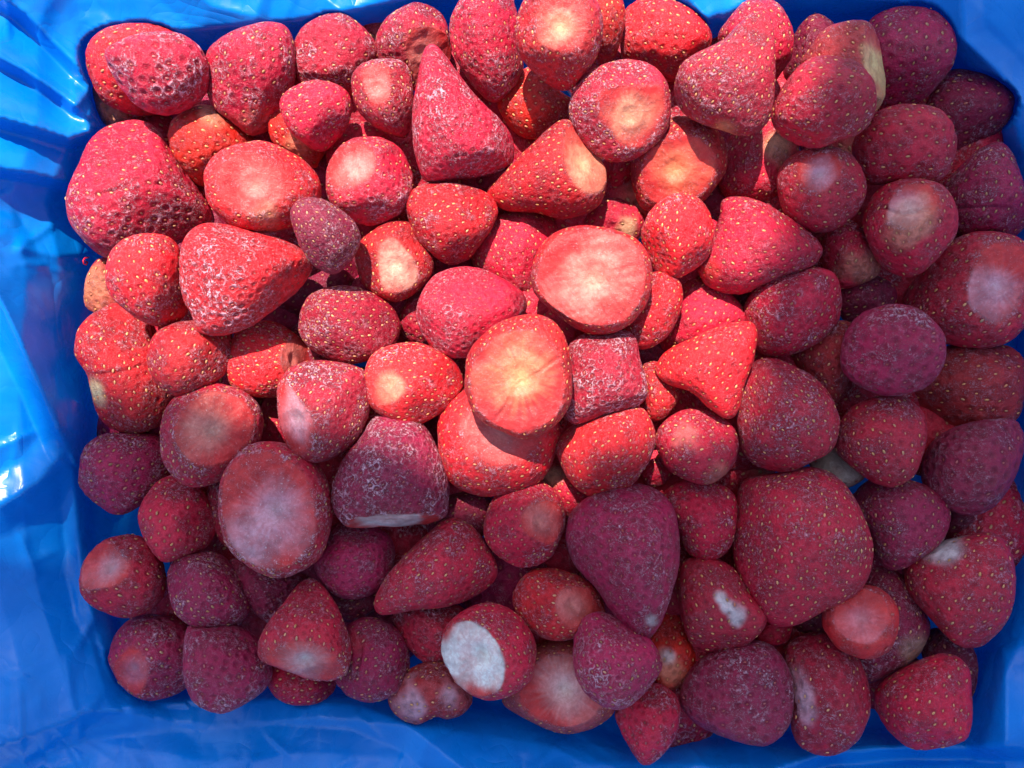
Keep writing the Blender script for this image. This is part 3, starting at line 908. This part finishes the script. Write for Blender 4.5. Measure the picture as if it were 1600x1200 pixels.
    o = bpy.data.objects.new("skin", mesh_from("skin", v_, f_, MAT_SKIN, a_))
    C.objects.link(o)
    o.parent = root
    if cutf.sum() > 30:
        v_, f_, a_ = submesh(W, Fc[cutf], attrs)
        o = bpy.data.objects.new("cut_face", mesh_from("cut_face", v_, f_, MAT_CUT, a_))
        C.objects.link(o)
        o.parent = root
    if seeds:
        idx = np.array(seeds)
        keep = (Dir[idx, 2] > -.1) & (rs.random(len(idx)) > .16 * (b['frost'] > .65))
        idx = idx[keep]
        nrm = N0[idx]
        # seeds point towards the narrow end of the fruit
        P2 = V[:, :2]
        far = P2[np.argmax(np.linalg.norm(P2, axis=1))]
        ax = np.array([far[0], far[1], 0.0])
        ax /= np.linalg.norm(ax) + 1e-9
        tdir = ax + rs.normal(size=(len(idx), 3)) * .28
        tdir -= (tdir * nrm).sum(1, keepdims=True) * nrm
        tdir /= np.linalg.norm(tdir, axis=1, keepdims=True)
        sdir = np.cross(nrm, tdir)
        ln = rs.uniform(.70, 1.15, len(idx))[:, None, None] * 2.6 * px
        wd = ln * .60
        pos = sp_[keep]
        depthv = {'y': .085, 'p': .135, 'n': .03}[b['style']] * spc
        pos = pos - nrm * depthv
        SVb = SV[None]
        Wd = (pos[:, None] + tdir[:, None] * SVb[..., :1] * ln + sdir[:, None] * SVb[..., 1:2] * wd + nrm[:, None] * SVb[..., 2:] * wd * .55)
        allv = Wd.reshape(-1, 3)
        allv = (allv[:, :1] * xax + allv[:, 1:2] * yax + allv[:, 2:] * zax) * CM
        allf = (SF[None] + (np.arange(len(idx)) * len(SV))[:, None, None]).reshape(-1, 3)
        yel = np.array(YEL) if b['style'] == 'y' else np.array([.34, .035, .03])
        cs = np.clip(rs.normal(size=(len(idx), 1)) * .16 + 1, .5, 1.3)
        yel = yel * {'m': .62, 'k': .6, 'd': .88}.get(b['tone'], 1.0)  # shade put into the seed colour on the tones of shaded fruit
        redm = (rs.random((len(idx), 1)) < (.42 if b['style'] == 'y' else 1.0)) * rs.uniform(.2, .8, (len(idx), 1))
        colv = yel * cs * (1 - redm) + np.array([.45, .05, .03]) * redm
        colv = colv * (1 - .3 * b['frost'] * rs.random((len(idx), 1))) + np.array([.5, .4, .4]) * .25 * b['frost'] * rs.random((len(idx), 1))
        me = mesh_from("seeds", allv, allf, MAT_SEED, {'tint': np.clip(np.repeat(colv, len(SV), 0), 0, .95)})
        o = bpy.data.objects.new("seeds", me)
        C.objects.link(o)
        o.parent = root
        o["kind"] = "stuff"
    return root


roots = [build(i) for i in range(NB)]

# --- further fruit deep in the gaps: copies of small shaded ones, laid lower
FILL = []
cover = np.zeros((NY, NX), bool)
for b in S:
    poly = catmull(b['pts'])
    rr = polar(poly, b['c'])
    dx, dy = PX - b['c'][0], PY - b['c'][1]
    cover |= np.hypot(dx, dy) < np.interp(np.arctan2(dy, dx), TH, rr) * .98
from_edge = np.ones((NY, NX), bool)
PILE0 = [(170, 90), (600, 40), (1200, 30), (1480, 90), (1560, 250), (1570, 800), (1500, 1040), (1300, 1120), (1000, 1120), (700, 1060), (340, 1060), (230, 1000), (300, 850), (160, 560)]
ins = np.zeros((NY, NX), bool)
for a, b in zip(PILE0, PILE0[1:] + PILE0[:1]):
    cond = ((a[1] > PY) != (b[1] > PY)) & (PX < (b[0] - a[0]) * (PY - a[1]) / (b[1] - a[1] + 1e-9) + a[0])
    ins ^= cond
src = [i for i, b in enumerate(S) if not b['cut'] and b['tone'] in 'dmk' and 48 < b['size'] < 80][:14]
kk = 0
left_ = ins & ~cover
FORCED = [(325, 155), (463, 127), (280, 383), (1130, 208), (1215, 319), (835, 481), (1433, 161), (842, 997), (1090, 1008), (319, 757), (706, 762)]
while left_.sum() > 3 and kk < 73:
    ys, xs = np.nonzero(left_)
    # the spot whose neighbourhood is emptiest
    pts_ = np.stack([PX[ys, xs], PY[ys, xs]], 1)
    cnt = [(np.hypot(pts_[:, 0] - p[0], pts_[:, 1] - p[1]) < 50).sum() for p in pts_]
    j = int(np.argmax(cnt))
    if max(cnt) < 2 and not FORCED:
        break
    near_ = np.hypot(pts_[:, 0] - pts_[j, 0], pts_[:, 1] - pts_[j, 1]) < 50
    x, y = pts_[near_].mean(0)
    forced = bool(FORCED)
    if forced:
        x, y = FORCED.pop()
    i = src[kk % len(src)]
    kk += 1
    z = (-2.6 if forced else -3.3) - .35 * (kk % 3)
    D = H - z
    r = roots[i].copy()
    C.objects.link(r)
    r.location = (np.array([(x - 800) / F * D, -(y - 600) / F * D, z])) * CM
    r.rotation_euler = (random.uniform(-.3, .3), random.uniform(-.3, .3), random.uniform(0, 6.28))
    r.scale = (1.3, 1.3, 1.0)
    FILL.append((r, x, y))
    for ch in roots[i].children:
        c2 = ch.copy()
        C.objects.link(c2)
        c2.parent = r
    left_ &= np.hypot(PX - x, PY - y) > 60
    if not forced:
        left_ &= ~((np.hypot(PX - pts_[j, 0], PY - pts_[j, 1]) < 12))
MARKS = [
    (240, 120, "pink oval berry in the top left corner"), (210, 300, "very big creased cone"), (390, 120, "tall wedge shaped berry"),
    (405, 290, "pinkish cut face right of the big cone"), (525, 90, "side lobed berry at the top"), (495, 180, "small dark red berry"),
    (598, 155, "frosted pink topped berry"), (725, 190, "tall frosted cone"), (760, 70, "heavily frosted berry at the top"),
    (870, 60, "berry cropped at the top edge"), (1040, 60, "seedy berry at the top"), (970, 172, "round scarred berry"),
    (1140, 130, "bell shaped berry"), (1290, 160, "smooth large oval berry"), (1425, 90, "large purple berry at the top"),
    (1420, 230, "broad ended shaded berry"), (1285, 297, "lilac topped round berry"), (1420, 355, "split topped berry"),
    (1520, 450, "icy hollow berry"), (1395, 548, "magenta pitted egg"), (1240, 487, "plump deep red berry"),
    (1190, 385, "cone pointing right"), (1058, 370, "small seedy berry right of the cut disc"), (1060, 260, "orange downward cut face"),
    (860, 275, "bright seedy cone on its side"), (925, 435, "large flat cut disc"), (735, 490, "frosted pitted wedge"),
    (705, 350, "heart shaped berry"), (615, 410, "brilliant cream cut face"), (508, 368, "small dusty maroon berry"),
    (580, 285, "greyish scarred round berry"), (545, 506, "plump frosty oval berry"), (385, 435, "large broad pitted berry"),
    (230, 437, "rounded berry leaning right"), (190, 575, "ridged berry at the left edge"), (300, 560, "squat barrel shaped berry"),
    (410, 567, "berry with its cut end in shadow"), (507, 643, "lilac sided berry"), (645, 600, "tan scarred bright berry"),
    (810, 590, "cracked cut face"), (775, 700, "smooth pink bald patch"), (945, 590, "blocky squarish berry"),
    (945, 705, "half shadowed berry under the blocky one"), (1105, 580, "bright red triangle"), (1087, 697, "round deep red berry"),
    (1230, 650, "tall shaded berry over the largest one"), (1378, 690, "berry tapering downward"), (1520, 730, "purple tilted berry"),
    (1405, 815, "dusky berry pointing down"), (1500, 925, "white spotted berry"), (1250, 850, "largest strawberry"),
    (1125, 950, "white streaked glossy berry"), (1095, 810, "shaded berry left of the largest one"), (975, 880, "long dark purple cone"),
    (818, 820, "pinkish sided cut berry"), (685, 875, "triangular berry pointing lower left"), (612, 740, "dark flat based cone"),
    (550, 875, "dark round pitted berry"), (430, 798, "big bluish ringed cut"), (330, 680, "greenish centred cut"),
    (190, 740, "shaded purple oval"), (275, 812, "dull red berry at left"), (190, 900, "icy grey shouldered berry"),
    (325, 920, "frosty squat berry"), (478, 985, "icy based cone"), (585, 1030, "berry with a bare red side"),
    (235, 1028, "bald spotted corner berry"), (355, 1040, "rounded triangular purple berry"), (765, 1015, "big white cut face"),
    (672, 1080, "pink peanut shaped berry"), (875, 1075, "big pale cut berry at the bottom"), (865, 943, "light red bald sided berry"),
    (965, 1035, "frost ringed seedy berry"), (1012, 1130, "bottom berry pointing down"), (1150, 1085, "broad purple bottom berry"),
    (1295, 1085, "upright pale streaked berry"), (1345, 970, "small smooth pink cut"), (1440, 1100, "left pointing corner cone")]
print("FILLERS", len(FILL), [(round(x), round(y)) for _, x, y in FILL])
free = list(MARKS)
for r, x, y in FILL:
    k = min(free, key=lambda q_: math.hypot(q_[0] - x, q_[1] - y))
    free.remove(k)
    r["label"] = "dark strawberry deep in the gap beside the " + k[2]

# ------------------------------------------------------------------ the blue bag
PILE = np.array([(150, 60), (300, 55), (460, 40), (600, 15), (700, -10), (960, -20), (1110, 40), (1200, 0), (1400, 10), (1480, 50),
                 (1560, 130), (1590, 250), (1600, 600), (1595, 800), (1575, 950), (1530, 1060), (1505, 1160), (1300, 1170),
                 (1100, 1165), (1000, 1180), (900, 1135), (700, 1105), (500, 1085), (340, 1100), (200, 1080), (165, 960),
                 (130, 850), (120, 600), (132, 420), (108, 320), (150, 200)], float)
STB = 4.5
x0, x1, y0, y1 = -330, 1930, -330, 1530
gx = np.arange(x0, x1, STB)
gy = np.arange(y0, y1, STB)
BX, BY = np.meshgrid(gx, gy)


def segdist(X, Y, a, b):
    ax, ay = a
    bx, by = b
    dx, dy = bx - ax, by - ay
    u = np.clip(((X - ax) * dx + (Y - ay) * dy) / (dx * dx + dy * dy), 0, 1)
    ex, ey = X - ax - u * dx, Y - ay - u * dy
    return np.hypot(ex, ey), u, np.sign(dx * (Y - ay) - dy * (X - ax))


dist = np.full(BX.shape, 1e9)
inside = np.zeros(BX.shape, bool)
for a, b in zip(PILE, np.roll(PILE, -1, 0)):
    d, _, _ = segdist(BX, BY, a, b)
    dist = np.minimum(dist, d)
    cond = ((a[1] > BY) != (b[1] > BY)) & (BX < (b[0] - a[0]) * (BY - a[1]) / (b[1] - a[1] + 1e-9) + a[0])
    inside ^= cond
sd = np.where(inside, -dist, dist)


def tri(v):
    return np.abs(v - np.floor(v) - .5) * 4 - 1


# the wall of film climbs from under the fruit to the rim of its box
rise = np.interp(sd, [-400, -120, -40, 0, 35, 90, 150, 230, 330], [-5.8, -5.6, -4.6, -2.3, -0.9, 0.35, 1.2, 1.9, 2.2])
topw = smooth01((330 - BY) / 150) * smooth01((BX - 60) / 120)
rise = rise * (1 - topw) + topw * np.interp(sd, [-400, -120, -40, -12, 10, 60, 150, 330], [-5.8, -5.6, -4.0, -1.8, -.6, -.1, .3, .8])
left = smooth01((260 - BX) / 200)
low = smooth01((BY - 1000) / 120)
rise = rise - 0.9 * left * smooth01((sd + 20) / 60) * smooth01((BY - 700) / 200)
# crumples
cr = np.zeros_like(BX)
rb = np.random.default_rng(11)
for s_, am in ((420., .55), (230., .32), (120., .13), (60., .05)):
    for _ in range(3):
        a = rb.uniform(0, np.pi)
        wv = lump(np.stack([BX.ravel(), BY.ravel(), 0 * BX.ravel()], 1) / s_, 1.3, int(rb.integers(1e6)), 1.0, 2).reshape(BX.shape)
        cr += am * (np.abs(np.sin((BX * np.cos(a) + BY * np.sin(a)) / s_ * 1.6 + 1.3 * wv + rb.uniform(0, 6)))) * smooth01(.5 + wv)
cr -= cr.mean()
Z = rise + cr * (0.25 + 0.75 * smooth01((sd + 10) / 80)) * 0.8

# the folds one can see: (points, height, width on the left of the line, width on the right)
FOLDS = [
    ([(-80, -60), (40, 20), (100, 80), (150, 130)], 1.0, 14, 60),
    ([(-60, 60), (40, 110), (100, 150), (128, 172)], .9, 12, 46),
    ([(-80, 160), (50, 196), (110, 215), (155, 200)], 1.1, 14, 60),
    ([(-80, 250), (40, 268), (118, 285)], 1.0, 12, 60),
    ([(20, 385), (90, 400), (150, 396)], .35, 14, 40),
    ([(-70, 340), (10, 490), (62, 600), (104, 700)], 1.7, 22, 60),
    ([(104, 700), (60, 752), (0, 790), (-60, 800)], .7, 30, 34),
    ([(112, 690), (118, 800), (128, 900), (150, 985)], .6, 16, 60),
    ([(-60, 1180), (20, 1158), (130, 1116), (240, 1106)], 1.0, 26, 120),
    ([(240, 1106), (420, 1092), (560, 1102), (640, 1135), (720, 1200), (760, 1260)], .7, 26, 110),
    ([(820, 1215), (960, 1190), (1120, 1196)], .5, 26, 60),
    ([(1180, 1215), (1290, 1176), (1420, 1166), (1640, 1168)], 1.3, 14, 120),
    ([(1566, 1000), (1572, 1080), (1574, 1180)], .6, 40, 26),
    ([(1500, -60), (1506, 60), (1560, 110), (1620, 190)], .7, 60, 24),
    ([(430, -60), (500, -10), (570, 46)], .6, 60, 40),
    ([(250, -60), (330, 10), (420, 30)], .5, 30, 60),
    ([(1020, -60), (1080, 0), (1112, 36)], .6, 40, 30),
    ([(1240, -60), (1180, 10), (1114, 38)], .5, 30, 50),
    ([(1620, 1010), (1580, 1000), (1600, 900)], .3, 20, 40),
]
for pts, hgt, wl_, wr_ in FOLDS:
    best = np.full(BX.shape, 1e9)
    prof = np.zeros(BX.shape)
    n = len(pts) - 1
    for k in range(n):
        d, u, s = segdist(BX, BY, pts[k], pts[k + 1])
        w = np.where(s > 0, wl_, wr_) * 1.0
        T = (k + u) / n
        taper = np.clip(np.minimum(T, 1 - T) * 6 + .35, 0, 1)
        p = hgt * taper * np.clip(1 - d / (w * 1.5), 0, 1) ** 1.15
        sel = d < best
        best = np.where(sel, d, best)
        prof = np.where(sel, p, prof)
    Z += prof
# fine wrinkles pulled across the slope
for _ in range(110):
    a = rb.uniform(0, 6.28)
    px_, py_ = rb.choice([rb.uniform(-20, 130), rb.uniform(100, 1600)]), rb.choice([rb.uniform(-20, 1200), rb.uniform(1110, 1220)])
    ln = rb.uniform(40, 150)
    d, u, s = segdist(BX, BY, (px_, py_), (px_ + ln * math.cos(a), py_ + ln * math.sin(a)))
    w = np.where(s > 0, 4, 11)
    Z += rb.uniform(.05, .16) * np.exp(-(d / w) ** 1.2) * np.sin(np.pi * u) * (sd > -60)
# keep the film under the fruit
tb = np.full(BX.shape, 9.0)
lim = np.full(BX.shape, 99.0)
for i, b in enumerate(S):
    poly = catmull(b['pts'])
    rr = polar(poly, b['c'])
    dx, dy = BX - b['c'][0], BY - b['c'][1]
    t = np.hypot(dx, dy) / np.interp(np.arctan2(dy, dx), TH, rr)
    half = b['scale'] * H * .62
    lim = np.minimum(lim, np.where(t < 1.0, b['z'] - half * np.sqrt(np.clip(1 - t * t, 0, 1)) - .05, np.where(t < 1.12, b['z'] - .05 + (t - 1) * 12, 99)))
Z = np.minimum(Z, lim)
# beyond the rim the film hangs down outside
edge = np.maximum.reduce([-90 - BX, BX - 1690, -90 - BY, BY - 1290, 0 * BX]) - 90
Z = Z - np.where(edge > 0, (edge / 60) ** 1.5 * 6.0, 0)
sx = (BX - 800) * K * (1 - np.clip(Z, -3, 4) / H)
sy = -(BY - 600) * K * (1 - np.clip(Z, -3, 4) / H)
Vb = np.stack([sx.ravel(), sy.ravel(), Z.ravel()], 1) * CM
ny, nx = BX.shape
ii = np.arange(ny * nx).reshape(ny, nx)
q = np.stack([ii[:-1, :-1], ii[1:, :-1], ii[1:, 1:], ii[:-1, 1:]], -1).reshape(-1, 4)
tri_f = np.concatenate([q[:, [0, 1, 2]], q[:, [0, 2, 3]]])

m, nt, p, out = new_mat("blue polythene film")
tc = nt.nodes.new("ShaderNodeTexCoord").outputs["Object"]
n1 = noise(nt, tc, 26, 4, 0.55, 0.8)
n2 = noise(nt, tc, 240, 3, 0.6, 1.2)
n3 = noise(nt, tc, 70, 5, 0.6, 1.5)
c1 = mathn(nt, 'POWER', mathn(nt, 'ABSOLUTE', mathn(nt, 'SUBTRACT', noise(nt, tc, 22, 2, .5, .6), 0.5)), .6)
c2 = mathn(nt, 'POWER', mathn(nt, 'ABSOLUTE', mathn(nt, 'SUBTRACT', noise(nt, tc, 60, 2, .5, .4), 0.5)), .6)
col = mix(nt, maprange(nt, n1, .3, .7), (0.0005, 0.20, 0.68), (0.001, 0.26, 0.80))
nt.links.new(col, p.inputs["Base Color"])
nt.links.new(maprange(nt, n3, .3, .75, .20, .42), p.inputs["Roughness"])
p.inputs["Specular IOR Level"].default_value = 0.36
p.inputs["Coat Weight"].default_value = 0.10
p.inputs["Coat Roughness"].default_value = 0.16
bp = nt.nodes.new("ShaderNodeBump")
bp.inputs["Strength"].default_value = 0.22
bp.inputs["Distance"].default_value = 0.0012
nt.links.new(mathn(nt, 'ADD', mathn(nt, 'ADD', mathn(nt, 'MULTIPLY', c1, 5.0), mathn(nt, 'MULTIPLY', c2, 1.6)), mathn(nt, 'MULTIPLY', n2, 0.12)), bp.inputs["Height"])
nt.links.new(bp.outputs[0], p.inputs["Normal"])
nt.links.new(bp.outputs[0], p.inputs["Coat Normal"])
tr = nt.nodes.new("ShaderNodeBsdfTranslucent")
nt.links.new(col, tr.inputs[0])
ms = nt.nodes.new("ShaderNodeMixShader")
ms.inputs[0].default_value = 0.25
nt.links.new(p.outputs[0], ms.inputs[1])
nt.links.new(tr.outputs[0], ms.inputs[2])
nt.links.new(ms.outputs[0], out.inputs[0])
MAT_BAG = m
bag = bpy.data.objects.new("plastic_bag", None)
bag.empty_display_size = .05
bag.location = (0, 0, -.06)
C.objects.link(bag)
bag["label"] = "crumpled glossy blue plastic bag lining the box round all the strawberries"
bag["category"] = "plastic bag"
ob = bpy.data.objects.new("film", mesh_from("film", Vb - np.array([0, 0, -.06]), tri_f, MAT_BAG, {}))
C.objects.link(ob)
ob.parent = bag

# small red printed mark on the film: a curl like a six, above the unripe berry
m, nt, p, out = new_mat("red print")
p.inputs["Base Color"].default_value = (.62, .02, .05, 1)
p.inputs["Roughness"].default_value = .4


def bag_z(x, y):
    ix = int(round((x - x0) / STB))
    iy = int(round((y - y0) / STB))
    return Z[iy, ix]


path = [(141, 403), (134, 404), (131, 408), (132, 413), (136, 415), (138, 411), (134, 409)]
path = [(p_[0] - 1, p_[1] - 1) for p_ in path]
pv, pf = [], []
for k, (x, y) in enumerate(path):
    a = path[max(k - 1, 0)]
    c_ = path[min(k + 1, len(path) - 1)]
    tx, ty = c_[0] - a[0], c_[1] - a[1]
    l_ = math.hypot(tx, ty)
    nxx, nyy = -ty / l_ * 1.1, tx / l_ * 1.1
    zz = max(bag_z(x, y), bag_z(x - 4, y), bag_z(x + 4, y), bag_z(x, y + 4), bag_z(x, y - 4)) + .03
    for sgn in (-1, 1):
        for dz in (0, .02):
            X, Y = x + nxx * sgn, y + nyy * sgn
            pv.append(((X - 800) * K * (1 - zz / H), -(Y - 600) * K * (1 - zz / H), zz + dz))
for k in range(len(path) - 1):
    a, b_ = k * 4, k * 4 + 4
    pf += [(a + 1, a + 3, b_ + 3), (a + 1, b_ + 3, b_ + 1), (a, a + 1, b_ + 1), (a, b_ + 1, b_), (a + 2, b_ + 3, a + 3), (a + 2, b_ + 2, b_ + 3)]
ob = bpy.data.objects.new("printed_mark", mesh_from("printed_mark", np.array(pv) * CM - np.array([0, 0, -.06]), np.array(pf), m, {}))
C.objects.link(ob)
ob.parent = bag

# ------------------------------------------------------------------ ground the box stands on
m, nt, p, out = new_mat("concrete")
tc = nt.nodes.new("ShaderNodeTexCoord").outputs["Object"]
g1 = noise(nt, tc, 6, 6, .6)
nt.links.new(mix(nt, g1, (.22, .21, .20), (.34, .33, .31)), p.inputs["Base Color"])
p.inputs["Roughness"].default_value = .9
gv = np.array([(-30, -30, -.26), (30, -30, -.26), (30, 30, -.26), (-30, 30, -.26)], float)
g = bpy.data.objects.new("ground", mesh_from("ground", gv, np.array([(0, 1, 2), (0, 2, 3)]), m, {}))
C.objects.link(g)
g["kind"] = "structure"

# ------------------------------------------------------------------ added out-of-frame sheets, shaped to shade the box's right and lower part
m, nt, p, out = new_mat("added shade sheet grey")
tc = nt.nodes.new("ShaderNodeTexCoord").outputs["Object"]
g1 = noise(nt, tc, 60, 4, .6)
nt.links.new(mix(nt, g1, (.30, .30, .30), (.42, .42, .41)), p.inputs["Base Color"])
p.inputs["Roughness"].default_value = .85
SD = 185.0


def added_shade_sheet(name, label, xy):
    """added unseen sheet 1.5 mm thick, its outline the given shade outline moved up along the sun's rays"""
    P = np.array([(x, y, 0.0) for x, y in xy])
    P = P + L * SD
    me_v = np.concatenate([P, P + [0, 0, .15]])
    n = len(xy)
    import bmesh
    bm = bmesh.new()
    vs = [bm.verts.new(v * CM) for v in me_v]
    bm.faces.new(vs[:n][::-1])
    bm.faces.new(vs[n:])
    for k in range(n):
        bm.faces.new((vs[k], vs[(k + 1) % n], vs[n + (k + 1) % n], vs[n + k]))
    me = bpy.data.meshes.new(name)
    bm.to_mesh(me)
    bm.free()
    me.materials.append(m)
    o = bpy.data.objects.new(name, me)
    C.objects.link(o)
    o["label"] = label
    o["category"] = "added_shade_sheet"
    return o


def g2(x, y):
    return ((x - 800) * K, -(y - 600) * K)


added_shade_sheet("added_shade_sheet", "added out-of-frame grey sheet put in to shade the lower strawberries",
       [g2(-1300, 850), g2(40, 850), g2(88, 600), g2(300, 632), g2(450, 680), g2(600, 715), g2(700, 765), g2(890, 775), g2(930, 725), g2(1120, 695), g2(1180, 640), g2(1180, 2300), g2(-1300, 2300)])
added_shade_sheet("added_shade_sheet", "added out-of-frame grey sheet put in to shade the strawberries on the right",
       [g2(1180.5, 2300), g2(1180.5, 520), g2(1228, 300), g2(1300, 60), g2(1340, -900), g2(2400, -900), g2(2400, 2300)])
